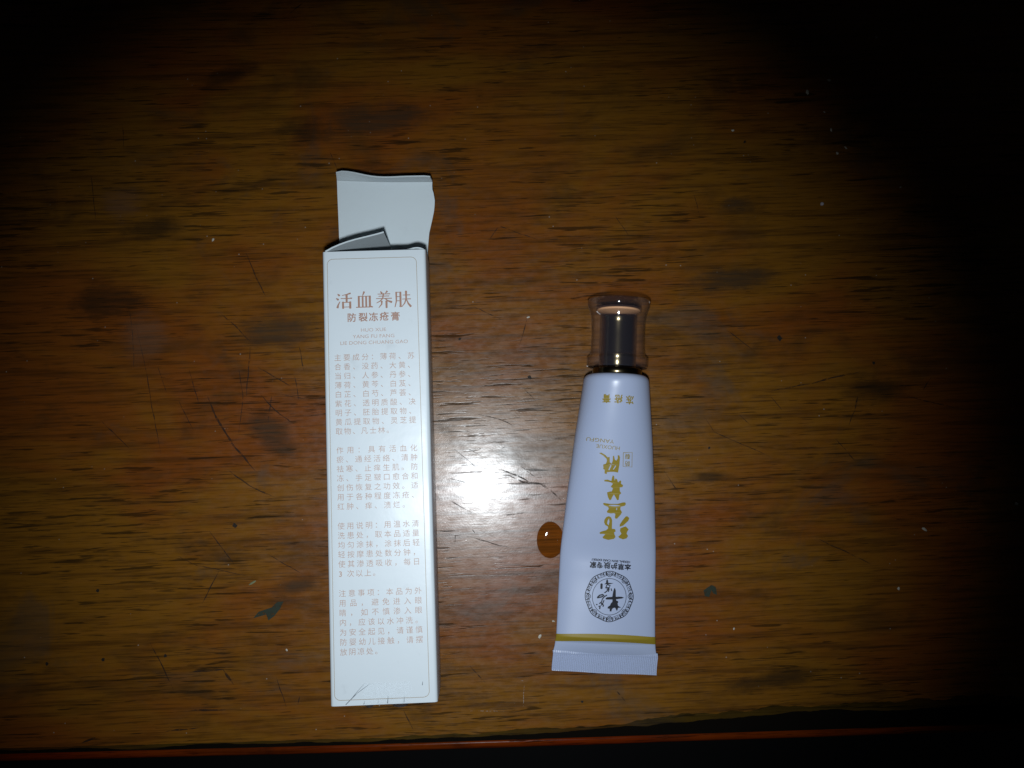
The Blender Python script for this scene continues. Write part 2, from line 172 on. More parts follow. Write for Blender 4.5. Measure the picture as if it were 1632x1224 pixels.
# ------------------------------------------------------------------ materials
def wood(name, tint=(1, 1, 1), wet=None, gloss=1.0):
    t = NT(name); g = math.radians(-2.2)
    wav = t.noise((0.012, 0.012, 0.02), detail=2)
    big = t.noise((0.011, 0.020, 0.02), g, detail=4, rough=0.6, dist=0.5)
    big2 = t.noise((0.028, 0.055, 0.02), g, (31, 7, 0), detail=4, rough=0.62, dist=0.8)
    fib = t.noise((0.022, 0.48, 0.02), g, (3, 11, 0), detail=5, rough=0.62, dist=0.25)
    fine = t.noise((0.075, 1.7, 0.02), g, (9, 2, 0), detail=3, rough=0.6)
    por = t.noise((0.055, 0.95, 0.02), g, (21, 5, 0), detail=3, rough=0.55, dist=0.3)
    por2 = t.noise((0.11, 1.9, 0.02), g, (1, 15, 0), detail=2, rough=0.5, dist=0.2)
    dens = t.noise((0.016, 0.03, 0.02), g, (5, 5, 0), detail=3, rough=0.6)
    A = (0.178, 0.073, 0.0065, 1); B = (0.168, 0.046, 0.0055, 1); C = (0.055, 0.026, 0.0075, 1); Dk = (0.013, 0.0085, 0.0042, 1)
    c = t.mix(t.ramp(big, (0.39, 0.62)), A, B)
    c = t.mix(t.math('MULTIPLY', t.ramp(big2, (0.50, 0.72)), 0.62), c, C)
    c = t.mix(t.math('MULTIPLY', t.ramp(fib, (0.46, 0.68)), 0.60), c, (0.045, 0.017, 0.0035, 1))
    c = t.mix(t.math('MULTIPLY', t.ramp(fib, (0.46, 0.25)), 0.38), c, (0.23, 0.085, 0.010, 1))
    c = t.mix(t.math('MULTIPLY', t.ramp(fine, (0.48, 0.70)), 0.55), c, (0.030, 0.013, 0.003, 1))
    thr = t.ramp(dens, (0.30, 0.70, 0.68, 0.56))
    p1 = t.ramp(t.math('SUBTRACT', por, thr), (0.0, 0.05))
    p2 = t.ramp(t.math('SUBTRACT', por2, t.math('ADD', thr, 0.03)), (0.0, 0.05))
    pores = t.math('MAXIMUM', p1, t.math('MULTIPLY', p2, 0.8))
    c = t.mix(t.math('MULTIPLY', pores, 0.72), c, Dk)
    # dull worn patches where the varnish has gone grey
    worn = t.noise((0.022, 0.030, 0.02), g, (47, 3, 0), detail=5, rough=0.62, dist=1.0)
    wf = t.ramp(worn, (0.57, 0.70))
    c = t.mix(t.math('MULTIPLY', wf, 0.45), c, (0.050, 0.034, 0.020, 1))
    # dust specks
    vor = t.n('ShaderNodeTexVoronoi', i_Vector=t.coords((0.33, 0.33, 0.02)), i_Scale=1.0, i_Randomness=1.0)
    spk = t.math('MULTIPLY', t.ramp(vor.outputs['Distance'], (0.085, 0.03)), t.ramp(t.noise((0.13, 0.13, 0.02), loc=(8, 8, 0), detail=1), (0.56, 0.60)))
    c = t.mix(t.math('MULTIPLY', spk, 0.55), c, (0.40, 0.36, 0.31, 1))
    c = t.mix(1.0, c, (*tint, 1), 'MULTIPLY')
    # varnish: uneven gloss, pores and brush waves break it up
    scr = t.noise((0.30, 0.9, 0.02), g, (2, 9, 0), detail=5, rough=0.7)
    ro = t.math('ADD', t.ramp(t.noise((0.25, 0.5, 0.02), g, (6, 1, 0), detail=4, rough=0.65), (0.3, 0.75, 0.22, 0.36)), t.math('MULTIPLY', wf, 0.10))
    hgt = t.math('ADD', t.math('MULTIPLY', pores, -0.35), t.math('ADD', t.math('MULTIPLY', fine, 0.35), t.math('MULTIPLY', scr, 0.15)))
    hgt = t.math('ADD', hgt, t.math('MULTIPLY', t.noise((1.9, 1.9, 0.02), detail=3), 0.38))
    hgt = t.math('ADD', hgt, t.math('MULTIPLY', spk, 1.2))
    bump = t.n('ShaderNodeBump', i_Strength=0.16, i_Distance=0.00012, i_Height=hgt)
    spec = t.math('SUBTRACT', t.ramp(scr, (0.3, 0.7, 0.34, 0.20)), t.math('MULTIPLY', pores, 0.2))
    coat = t.math('SUBTRACT', 0.19, t.math('MULTIPLY', pores, 0.09))
    if gloss != 1.0: spec = t.math('MULTIPLY', spec, gloss); coat = t.math('MULTIPLY', coat, gloss)
    if wet:
        m = None
        for (cx, cy), rx, ry in wet:
            if not hasattr(t, 'tc'): t.coords((1, 1, 1))
            mp = t.n('ShaderNodeMapping', i_Location=(-cx / rx, -cy / ry, 0), i_Scale=(1000 / rx, 1000 / ry, 0))
            t.t.links.new(t.tc.outputs['Object'], mp.inputs['Vector'])
            ln = t.n('ShaderNodeVectorMath', operation='LENGTH'); t.t.links.new(mp.outputs[0], ln.inputs[0])
            q = t.ramp(ln.outputs['Value'], (1.0, 0.985)); m = q if m is None else t.math('MAXIMUM', m, q)
        dry = t.math('SUBTRACT', 1.0, m); spec = t.math('MULTIPLY', spec, dry); coat = t.math('MULTIPLY', coat, dry)
    t.set(Base_Color=c, Roughness=ro, Specular_IOR_Level=spec, Coat_Weight=coat, Coat_Roughness=0.18, Normal=bump.outputs[0])
    t.put(t.b.inputs['Coat Normal'], bump.outputs[0])
    return t.m

def decal(name, rgb, cover=0.8, rough=0.6, sc_=(0.6, 0.6, 0.6), lo=0.35, hi=0.6):
    t = NT(name); tr = t.n('ShaderNodeBsdfTransparent')
    f = t.math('MULTIPLY', t.ramp(t.noise(sc_, detail=3, rough=0.6), (lo, hi)), cover)
    mx = t.n('ShaderNodeMixShader'); t.put(mx.inputs[0], f); t.t.links.new(tr.outputs[0], mx.inputs[1]); t.t.links.new(t.b.outputs[0], mx.inputs[2])
    t.t.links.new(mx.outputs[0], t.out.inputs['Surface']); t.set(Base_Color=(*rgb, 1), Roughness=rough, Specular_IOR_Level=0.2); return t.m

def clear(name, tint=(0.97, 0.96, 0.98), rough=0.03, ior=1.49, milky=0.0, milk=(0.8, 0.8, 0.9)):
    t = NT(name); tr = t.n('ShaderNodeBsdfTransparent'); tr.inputs[0].default_value = (*tint, 1)
    gl = t.n('ShaderNodeBsdfGlossy'); gl.inputs['Roughness'].default_value = rough
    lw = t.n('ShaderNodeLayerWeight'); lw.inputs['Blend'].default_value = 0.5; f0 = ((ior - 1) / (ior + 1)) ** 2
    fr = t.math('ADD', t.math('MULTIPLY', t.math('POWER', lw.outputs['Facing'], 3.2), 1 - f0), f0)
    mx = t.n('ShaderNodeMixShader'); t.t.links.new(fr, mx.inputs[0]); t.t.links.new(tr.outputs[0], mx.inputs[1]); t.t.links.new(gl.outputs[0], mx.inputs[2])
    last = mx
    if milky:
        df = t.n('ShaderNodeBsdfDiffuse'); df.inputs[0].default_value = (*milk, 1)
        m2 = t.n('ShaderNodeMixShader'); m2.inputs[0].default_value = milky
        t.t.links.new(mx.outputs[0], m2.inputs[1]); t.t.links.new(df.outputs[0], m2.inputs[2]); last = m2
    t.t.links.new(last.outputs[0], t.out.inputs['Surface']); return t.m

def card(name, rgb, rough, spec, smudge=0.06):
    t = NT(name); n1 = t.noise((0.05, 0.05, 0.05), detail=4, rough=0.6); n2 = t.noise((0.22, 0.16, 0.2), loc=(4, 4, 0), detail=4, rough=0.65)
    c = t.mix(t.math('MULTIPLY', t.ramp(n1, (0.35, 0.7)), 0.10), (*rgb, 1), tuple(v * 0.9 for v in rgb) + (1,))
    c = t.mix(t.math('MULTIPLY', t.ramp(n2, (0.60, 0.78)), smudge * 3), c, (0.30, 0.33, 0.35, 1))
    bump = t.n('ShaderNodeBump', i_Strength=0.10, i_Distance=0.0002, i_Height=t.noise((0.35, 0.35, 0.35), detail=3))
    return t.set(Base_Color=c, Roughness=t.ramp(n1, (0.3, 0.7, rough, rough + 0.08)), Specular_IOR_Level=spec, Normal=bump.outputs[0]).m

M = {}
M['wood'] = wood('desk_veneer', wet=DROPS)
M['lip'] = wood('desk_lipping', tint=(0.72, 0.29, 0.19), gloss=0.12)
M['core'] = simple('desk_core_dark', (0.005, 0.004, 0.003), 0.9, spec=0.02)
M['under'] = wood('broken_under_veneer', tint=(0.30, 0.42, 0.7), gloss=0.4)
M['scratch'] = decal('scratch', (0.022, 0.011, 0.006), 0.72, sc_=(0.5, 0.5, 0.5), lo=0.30, hi=0.62)
M['pale'] = decal('pale_scuff', (0.36, 0.31, 0.27), 0.75, sc_=(1.6, 1.6, 1.6), lo=0.46, hi=0.58)
M['stain'] = decal('green_paint', (0.022, 0.030, 0.019), 0.97, sc_=(0.9, 0.9, 0.9), lo=0.26, hi=0.48)
M['spot'] = decal('dark_speck', (0.014, 0.011, 0.008), 0.9, sc_=(0.8, 0.8, 0.8), lo=0.24, hi=0.42)
M['crumb'] = simple('crumb', (0.45, 0.42, 0.36), 0.6)
M['floor'] = simple('floor_dark', (0.035, 0.035, 0.038), 0.7)
M['card'] = card('white_coated_card', (0.66, 0.735, 0.79), 0.30, 0.40)
M['inner'] = card('uncoated_card_inside', (0.62, 0.70, 0.74), 0.75, 0.2, 0.02)
M['copper'] = simple('copper_ink', (0.37, 0.205, 0.150), 0.45, spec=0.4)
M['copper_fine'] = simple('copper_ink_fine', (0.47, 0.34, 0.29), 0.45, spec=0.4)
M['line'] = simple('border_ink', (0.40, 0.36, 0.30), 0.45)
M['crease'] = decal('crease', (0.16, 0.18, 0.20), 0.75, sc_=(0.9, 0.9, 0.9), lo=0.25, hi=0.55)
M['tape'] = clear('clear_tape', (1, 1, 1), 0.05, 1.25)
M['tape_edge'] = clear('crumpled_tape_edge', (0.55, 0.56, 0.58), 0.1, 1.4, milky=0.06)
M['tube'] = NT('white_tube_plastic').set(Base_Color=(0.39, 0.455, 0.63, 1), Roughness=0.32, Specular_IOR_Level=0.45, Subsurface_Weight=0.0).m
M['gold_ink'] = simple('gold_ink', (0.27, 0.20, 0.020), 0.42, spec=0.35)
M['black_ink'] = decal('black_ink', (0.012, 0.014, 0.022), 0.95, rough=0.4, sc_=(0.5, 0.5, 0.5), lo=0.15, hi=0.40)
M['chrome'] = simple('dark_gold_metal', (0.13, 0.105, 0.06), 0.20, metal=1.0)
M['copper_metal'] = simple('copper_disc', (0.95, 0.52, 0.26), 0.45, metal=0.0)
M['acrylic'] = clear('clear_acrylic', (0.995, 0.992, 0.995), 0.07, 1.45, milky=0.013, milk=(0.72, 0.66, 0.85))
M['water'] = clear('water', (0.99, 0.985, 0.98), 0.05, 1.33)

M['bead'] = clear('water_painted_glint', (0.99, 0.985, 0.98), 0.12, 1.33, milky=0.45)  # white diffuse mixed into the bead, painting in its bright glint

# ------------------------------------------------------------------ the desk and the dark floor
fo = obj('floor', [(-900, -900, -745), (900, -900, -745), (900, 900, -745), (-900, 900, -745)], [(0, 1, 2, 3)], M['floor']); fo['kind'] = 'structure'
desk = tag(empty('wooden_desk', (0, 60, -745)), 'worn brown varnished wooden desk with scratches and a chipped front edge', 'desk')
def dk(name, v, f, m, smooth=False):
    o = obj(name, v, f, m, None, smooth); o.parent = desk; o.matrix_parent_inverse = desk.matrix_basis.inverted(); return o
bpy.context.view_layer.update()
def lerp(x, T):
    for (a, b), (c, d) in zip(T, T[1:]):
        if x <= c: return b + (d - b) * max(0, (x - a)) / (c - a)
    return T[-1][1]
EDGE = [(-420, -88.6), (-139, -84.6), (-42.5, -82.9), (10, -81.2), (50, -78.0), (90, -74.5), (160, -72), (420, -66)]
LIPIN = [(-420, -93.6), (-139, -86.5), (-42.5, -85.0), (20, -83.6), (160, -80.4), (420, -73.5)]
def ragged(x, k, amp):
    return amp * (noise.noise(Vector((x * 0.045, k, 0))) * 1.0 + noise.noise(Vector((x * 0.16, k, 3))) * 0.45 + noise.noise(Vector((x * 0.6, k, 5))) * 0.16)
xs = [-420 + 20 * i for i in range(14)] + [-140 + 0.6 * i for i in range(500)] + [160 + 20 * i for i in range(14)]
def slab(name, xs, front, back, ztop, zbot, mat):
    n = len(xs); v = [(x, front(x), ztop) for x in xs] + [(x, back, ztop) for x in xs] + [(x, front(x), zbot) for x in xs] + [(x, back, zbot) for x in xs]; f = []
    for i in range(n - 1):
        f += [(i, i + 1, n + i + 1, n + i), (2 * n + i, 3 * n + i, 3 * n + i + 1, 2 * n + i + 1), (i, 2 * n + i, 2 * n + i + 1, i + 1), (n + i, n + i + 1, 3 * n + i + 1, 3 * n + i)]
    f += [(0, n, 3 * n, 2 * n), (n - 1, 3 * n - 1, 4 * n - 1, 2 * n - 1)]
    return dk(name, v, f, mat)
top = slab('tabletop', xs, lambda x: lerp(x, EDGE) + ragged(x, 1.0, 0.55 + 0.012 * max(0, x + 40)) , 430, 0.0, -0.8, M['wood'])
slab('broken_veneer', xs, lambda x: lerp(x, EDGE) - 1.0 - 0.011 * max(0, x + 20) + ragged(x, 7.0, 0.9), 430, -0.82, -1.6, M['under'])
slab('core_board', xs, lambda x: lerp(x, LIPIN) - 0.2, 430, -1.62, -24, M['core'])
# front lipping: a rounded strip just below the top
v = []; f = []; prof = [(0, -30), (0, -2.0), (-0.5, -1.55), (-1.3, -1.5), (-2.1, -1.9), (-2.7, -2.9), (-2.95, -4.5), (-2.95, -30)]
for x in xs:
    for dy, z in prof: v.append((x, lerp(x, LIPIN) + dy + ragged(x, 4.0, 0.10), z))
npf = len(prof)
for i in range(len(xs) - 1):
    for k in range(npf):
        k2 = (k + 1) % npf; f.append((i * npf + k, (i + 1) * npf + k, (i + 1) * npf + k2, i * npf + k2))
f += [tuple(range(npf)), tuple((len(xs) - 1) * npf + k for k in range(npf))]
lp = dk('front_lipping', v, f, M['lip'], True); auto_smooth(lp, 50)
for sx in (-395, 395):
    for sy in (-45, 405):
        q = 20; vv = [(sx + a * q, sy + b * q, z) for z in (-745, -24.1) for a, b in ((-1, -1), (1, -1), (1, 1), (-1, 1))]
        dk('leg', vv, [(0, 1, 2, 3), (4, 5, 6, 7), (0, 1, 5, 4), (1, 2, 6, 5), (2, 3, 7, 6), (3, 0, 4, 7)], M['lip'])

# scratches, stains and scuffs in the varnish: thin marks on the top
random.seed(4)
def sub(o, parent):
    o.parent = parent; o.matrix_parent_inverse = (desk.matrix_basis @ parent.matrix_parent_inverse @ parent.matrix_basis).inverted(); return o
def scratch(pts, wd, mat, name, z):
    P = [Vector(p) for p in pts]; L = []; n = 0
    for a, b in zip(P, P[1:]):
        m = max(4, int((b - a).length / 0.8)); L += [a.lerp(b, i / m) for i in range(m)]
    L.append(P[-1]); n = len(L); vv = []; ff = []; sd = random.random() * 50
    for i, p in enumerate(L):
        d = (L[min(i + 1, n - 1)] - L[max(i - 1, 0)]).normalized(); nn = Vector((-d.y, d.x)); u = i / (n - 1)
        h = 0.5 * wd * min(1, 4 * u + 0.15, 4 * (1 - u) + 0.15) * (0.7 + 0.6 * noise.noise(Vector((sd, i * 0.5, 0))))
        q = p + nn * (noise.noise(Vector((sd, i * 0.22, 9))) * 0.22)
        vv += [((q + nn * h).x, (q + nn * h).y, z), ((q - nn * h).x, (q - nn * h).y, z)]
    for i in range(n - 1): ff.append((2 * i, 2 * i + 1, 2 * i + 3, 2 * i + 2))
    sub(obj(name, vv, ff, mat), top)
k = 0
for wd, pts in SCRATCHES: k += 1; scratch(pts, wd * 1.35, M['scratch'], 'scratch', 0.010 + 0.0015 * k / 10)
for wd, pts in PALE: k += 1; scratch(pts, wd, M['pale'], 'scuff_mark', 0.030 + 0.0015 * k / 10)
for pts in STAINS:
    p = Print(); p.tri([pts], 0.02); sub(p.build('paint_stain', M['stain'], None, lambda x, y: 0.0), top)
for (cx, cy), r in SPOTS:
    p = Print(); p.tri([[(cx + r * math.cos(a) * random.uniform(0.6, 1.2), cy + r * math.sin(a) * random.uniform(0.6, 1.2)) for a in [2 * math.pi * i / 9 for i in range(9)]]], 0.022)
    sub(p.build('dark_spot', M['spot'], None, lambda x, y: 0.0), top)

# soft worn and stained patches of the varnish, and paler brown ones
def patch_mat(name, rgb, cover):
    t = NT(name); tc = t.n('ShaderNodeTexCoord'); ln = t.n('ShaderNodeVectorMath', operation='LENGTH'); t.t.links.new(tc.outputs['Object'], ln.inputs[0])
    gp = t.n('ShaderNodeNewGeometry')
    def nz(sc_):
        mp = t.n('ShaderNodeMapping', i_Scale=sc_); t.t.links.new(gp.outputs['Position'], mp.inputs['Vector'])
        return t.n('ShaderNodeTexNoise', i_Vector=mp.outputs[0], i_Scale=1.0, i_Detail=4.0, i_Roughness=0.65).outputs[0]
    edge = t.math('ADD', ln.outputs['Value'], t.math('MULTIPLY', t.math('SUBTRACT', nz((90, 160, 90)), 0.5), 1.3))
    f_ = t.math('MULTIPLY', t.ramp(edge, (0.95, 0.15)), t.math('MULTIPLY', t.ramp(nz((60, 900, 60)), (0.3, 0.65, 0.55, 1.0)), cover))
    mx = t.n('ShaderNodeMixShader'); t.put(mx.inputs[0], f_); tr = t.n('ShaderNodeBsdfTransparent'); t.t.links.new(tr.outputs[0], mx.inputs[1]); t.t.links.new(t.b.outputs[0], mx.inputs[2])
    t.t.links.new(mx.outputs[0], t.out.inputs['Surface']); t.set(Base_Color=(*rgb, 1), Roughness=0.6, Specular_IOR_Level=0.15); return t.m
PM = {'dark': patch_mat('dark_stain', (0.018, 0.011, 0.004), 0.55), 'grey': patch_mat('grey_wear', (0.050, 0.031, 0.016), 0.6), 'pale': patch_mat('pale_brown', (0.20, 0.098, 0.052), 0.40)}  # the pale kind is only a lighter brown tint with soft edges
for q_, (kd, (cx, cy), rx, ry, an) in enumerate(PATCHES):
    o = obj({'dark': 'dark_stain', 'grey': 'worn_patch', 'pale': 'pale_patch'}[kd], [(1000 * 1.6 * math.cos(2 * PI * i / 40), 1000 * 1.6 * math.sin(2 * PI * i / 40), 0) for i in range(40)], [tuple(range(40))], PM[kd])
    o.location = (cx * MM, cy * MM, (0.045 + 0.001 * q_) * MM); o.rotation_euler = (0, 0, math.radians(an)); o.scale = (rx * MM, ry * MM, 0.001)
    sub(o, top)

# ------------------------------------------------------------------ the carton
BW, BL, BH, BR = 28.0, 120.7, 26.0, 0.9
box = tag(empty('paper_carton', (-28.65, -5.69, 0), math.radians(1.95)), 'white cardboard cosmetic box with copper Chinese text and its end flap open', 'box')
def bulge(x, y): return 0.35 * (1 - (x / 14.0) ** 2) * (1 - (abs(y) / 62.0) ** 4) + 0.12 * noise.noise(Vector((x * 0.06, y * 0.05, 2))) if abs(x) < 14 else 0.0
def ztopbox(x, y): return BH + bulge(x, y) * 0.7 + 0.05
def section(y, off):
    """outline of the card sleeve across the box, offset inward by off; starts at the glued seam"""
    pts = []; hw = BW / 2 - off; r = max(0.2, BR - off); lo = off; hi = BH - off
    lean = 0.45
    def corner(cx, cz, a0):
        for i in range(5):
            a = a0 + math.pi / 2 * i / 4; pts.append((cx + r * math.cos(a), cz + r * math.sin(a)))
    corner(hw - lean - r, lo + r, -math.pi / 2)
    for z in (9, 17): pts.append((hw - lean * (1 - z / BH) + 0.15, z))
    corner(hw - r, hi - r, 0)
    for i in range(1, 24):
        x = (hw - r) - (2 * (hw - r)) * i / 24; pts.append((x, hi + bulge(x, y) * 0.7))
    corner(-hw + r, hi - r, math.pi / 2)
    for z in (17, 9): pts.append((-hw + lean * 0.3 * (1 - z / BH) - 0.15, z))
    corner(-hw + r, lo + r, math.pi)
    return pts
ys = [-BL / 2 + BL * i / 60 for i in range(61)]
v = []; f = []; n = len(section(0, 0))
for off in (0.0, 0.45):
    for y in ys: v += [(x, y, z) for x, z in section(y, off)]
R_ = len(ys)
for s_ in (0, 1):
    b = s_ * R_ * n
    for j in range(R_ - 1):
        for i in range(n):
            i2 = (i + 1) % n; f.append((b + j * n + i, b + j * n + i2, b + (j + 1) * n + i2, b + (j + 1) * n + i))
for j in (0, R_ - 1):
    for i in range(n):
        i2 = (i + 1) % n; f.append((j * n + i, j * n + i2, R_ * n + j * n + i2, R_ * n + j * n + i))
slv = obj('sleeve', v, f, M['card'], box, True); auto_smooth(slv, 40)

def sheet(name, P, mat, th=0.4, parent=box, smooth=False):
    """a piece of card: grid of points P[row][col], given thickness along its normal"""
    r, c = len(P), len(P[0]); N = []
    for i in range(r):
        for j in range(c):
            du = Vector(P[i][min(j + 1, c - 1)]) - Vector(P[i][max(j - 1, 0)]); dv = Vector(P[min(i + 1, r - 1)][j]) - Vector(P[max(i - 1, 0)][j])
            N.append(du.cross(dv).normalized())
    a = [Vector(p) for row in P for p in row]; vv = [tuple(p) for p in a] + [tuple(p - q * th) for p, q in zip(a, N)]; ff = []; o = r * c
    for i in range(r - 1):
        for j in range(c - 1):
            q = (i * c + j, i * c + j + 1, (i + 1) * c + j + 1, (i + 1) * c + j); ff += [q, tuple(o + t for t in reversed(q))]
    for i in range(r - 1):
        for j in (0, c - 1): ff.append((i * c + j, (i + 1) * c + j, o + (i + 1) * c + j, o + i * c + j))
    for j in range(c - 1):
        for i in (0, r - 1): ff.append((i * c + j, i * c + j + 1, o + i * c + j + 1, o + i * c + j))
    ob = obj(name, vv, ff, mat, parent, smooth)
    if smooth: auto_smooth(ob, 45)
    return ob

def along(T, u):
    L = [0.0]
    for p0, p1 in zip(T, T[1:]): L.append(L[-1] + math.dist(p0, p1))
    q = u * L[-1]
    for k_, (p0, p1) in enumerate(zip(T, T[1:])):
        if q <= L[k_ + 1] + 1e-6:
            w_ = (q - L[k_]) / (L[k_ + 1] - L[k_]); return tuple(a_ + (b_ - a_) * w_ for a_, b_ in zip(p0, p1))
    return T[-1]
rows = []
for i in range(25):
    tt = i / 24; l_ = along(BOX['lid_left'], tt); r_ = along(BOX['lid_right'], tt); row = []
    for j in range(17):
        u = j / 16; x, y, z = (a_ + (b_ - a_) * u for a_, b_ in zip(l_, r_))
        row.append((x, y - 0.35 * math.sin(math.pi * u) * tt, z + 0.25 * noise.noise(Vector((u * 3, tt * 3, 1))) + 0.35 * math.sin(math.pi * u) * tt))
    rows.append(row)
lid = sheet('lid_flap', rows, M['inner'], 0.4, box, True)
tuck = []
for i in range(9):
    s_ = i / 8; row = []
    for j in range(17):
        u = j / 16; bx, by, bz = rows[-1][j]; hgt = (7.0 - 2.0 * math.sin(math.pi * min(1, u * 1.4)) * 0.8) * (1.0 if 0.03 < u < 0.95 else 0.86)
        lean = -0.12 + 0.42 * math.exp(-((u - 0.12) / 0.22) ** 2) + 0.10 * u
        row.append((bx + (0.4 - 0.8 * u) * s_, by + 0.05 + lean * hgt * s_ * 0.55 + 0.25 * math.sin(s_ * 1.6), bz + hgt * s_ * 0.62))
    tuck.append(row)
sheet('tuck_flap', tuck, M['inner'], 0.4, lid, True)
# dust flaps standing in the open end
def dust(hx, tx, ty, z0, z1, cut, th):
    P = []
    for i in range(7):
        s_ = i / 6; row = []
        for j in range(9):
            u = j / 8; zt = z1 - cut * u ** 3; z = z0 + (zt - z0) * s_
            row.append((hx + (tx - hx) * u, 60.45 + (ty - 60.45) * (u ** 0.85) + 0.25 * math.sin(u * 5), z))
        P.append(row)
    return sheet('dust_flap', P, M['inner'], th, box, True)
dust(-13.2, 2.7, 65.8, 1.4, 25.2, 0.5, 0.4)
dust(13.3, 8.6, 61.1, 1.4, 24.6, 1.6, -0.4)
# closed far end of the box
sheet('bottom_flap', [[(-13.3 + 26.5 * j / 8, -60.0 - 0.25 * math.sin(math.pi * j / 8), 0.6 + 24.8 * i / 6) for j in range(9)] for i in range(7)], M['card'], 0.4, box)

# printing on the upper face
p = Print(); (ax0, ay0), (ax1, ay1), (ax2, ay2), (ax3, ay3) = BOX['border']; r = 1.5; pts = []
for (cx, cy), a0 in (((ax1 - r, ay1 - r), 0), ((ax0 + r, ay0 - r), 90), ((ax3 + r, ay3 + r), 180), ((ax2 - r, ay2 + r), 270)):
    for i in range(7):
        a = math.radians(a0 + 15 * i); pts.append((cx + r * math.cos(a), cy + r * math.sin(a)))
dense = []
for a, b in zip(pts, pts[1:] + pts[:1]):
    m = max(1, int(math.dist(a, b) / 2)); dense += [(a[0] + (b[0] - a[0]) * i / m, a[1] + (b[1] - a[1]) * i / m) for i in range(m)]
p.stroke(dense + [dense[0]], 0.17, cap=0); p.build('printed_border', M['line'], box, ztopbox)
SONG = [  # the four heading characters: strokes with thin horizontals and heavy verticals, on a 100 grid
 [([(12, 10), (24, 20)], 5, 12), ([(3, 36), (17, 45)], 5, 12), ([(10, 94), (15, 76), (26, 56)], 13, 4), ([(90, 7), (66, 14), (38, 19)], 9, 3), ([(31, 38), (97, 38)], 4, 5), ([(90, 33), (98, 39)], 3, 7), ([(66, 14), (66, 62)], 12, 11), ([(44, 58), (44, 99)], 11, 11), ([(87, 58), (87, 99)], 12, 12), ([(44, 62), (87, 62)], 4, 4), ([(44, 90), (87, 90)], 4, 4)],
 [([(50, 0), (40, 24)], 11, 5), ([(17, 26), (17, 92)], 11, 11), ([(83, 26), (83, 92)], 12, 12), ([(17, 28), (83, 28)], 4, 4), ([(40, 28), (40, 92)], 10, 10), ([(61, 28), (61, 92)], 10, 10), ([(0, 94), (98, 94)], 5, 5), ([(90, 89), (100, 95)], 3, 7)],
 [([(30, 0), (39, 12)], 5, 11), ([(71, -1), (60, 12)], 11, 4), ([(13, 16), (88, 16)], 4, 5), ([(18, 29), (82, 29)], 4, 5), ([(3, 43), (98, 43)], 4, 5), ([(48, 12), (43, 42), (28, 58), (6, 70)], 9, 4), ([(56, 43), (74, 58), (98, 67)], 5, 12), ([(37, 58), (36, 78), (18, 99)], 11, 4), ([(65, 58), (65, 101)], 12, 11)],
 [([(13, 6), (13, 62), (4, 98)], 10, 5), ([(38, 6), (38, 97)], 11, 11), ([(13, 8), (38, 8)], 4, 4), ([(13, 35), (38, 35)], 4, 4), ([(13, 60), (38, 60)], 4, 4), ([(30, 93), (38, 97)], 3, 7), ([(52, 26), (96, 26)], 4, 5), ([(48, 50), (100, 50)], 4, 5), ([(72, 1), (72, 50), (62, 76), (44, 98)], 12, 4), ([(74, 52), (84, 78), (100, 97)], 5, 13)]]
p = Print()
for st, (cx, cy) in zip(SONG, BOX['title']):
    k = 4.5 / 100
    for pts, wa, wb in st: p.stroke([(cx + (x - 50) * k, cy + (50 - y) * k) for x, y in pts], wa * k * 1.08, wb * k * 1.08, 0.15)
p.build('heading_lettering', M['copper'], box, ztopbox)
p = Print()
for ch, c in zip('防裂冻疮膏', BOX['sub']): p.glyphs(glyph(ch), 2.55, c, centre=False, bold=0.035)
p.build('subheading_lettering', M['copper'], box, ztopbox)
p = Print()
for t_, c, wd in BOX['pinyin']:
    m = glyph(t_); s_ = 1.35; p.glyphs(m, s_, c, stretch=wd / ((m[3] - m[2]) * s_))
p.build('pinyin_lettering', M['copper_fine'], box, ztopbox)
PARAS = [['主要成分：薄荷、苏', '合香、没药、大黄、', '当归、人参、丹参、', '薄荷、黄芩、白芨、', '白芷、白芍、芦荟、', '紫花、透明质酸、决', '明子、胚胎提取物、', '黄瓜提取物、灵芝提', '取物、凡士林。'],
         ['作用：具有活血化', '瘀、通经活络、清肿', '祛寒、止痒生肌。防', '冻、手足皲口愈合和', '创伤恢复之功效。适', '用于各种程度冻疮、', '红肿、痒、溃烂。'],
         ['使用说明：用温水清', '洗患处，取本品适量', '均匀涂抹，涂抹后轻', '轻按摩患处数分钟，', '使其渗透吸收，每日', '3次以上。'],
         ['注意事项：本品为外', '用品，避免进入眼', '睛，如不慎渗入眼', '内，应该以水冲洗。', '为安全起见，请谨慎', '防婴幼儿接触，请摆', '放阴凉处。']]
for (org, xr, pitch), lines in zip(BOX['paras'], PARAS):
    p = Print()
    for r_, line in enumerate(lines):
        n_ = len(line); last = r_ == len(lines) - 1
        stp = (xr - org[0]) / 8 * (0.92 if last and n_ < 8 else 1.0)
        if not last and n_ < 9: stp = (xr - org[0]) / (n_ - 1)
        for i, ch in enumerate(line): p.glyphs(glyph(ch), 1.98, (org[0] + stp * i - (0.4 if ch == '3' else 0), org[1] - pitch * r_), centre=ch == '3', bold=0.03 if ch == '3' else 0.0)
    p.build('paragraph_lettering', M['copper_fine'], box, ztopbox)

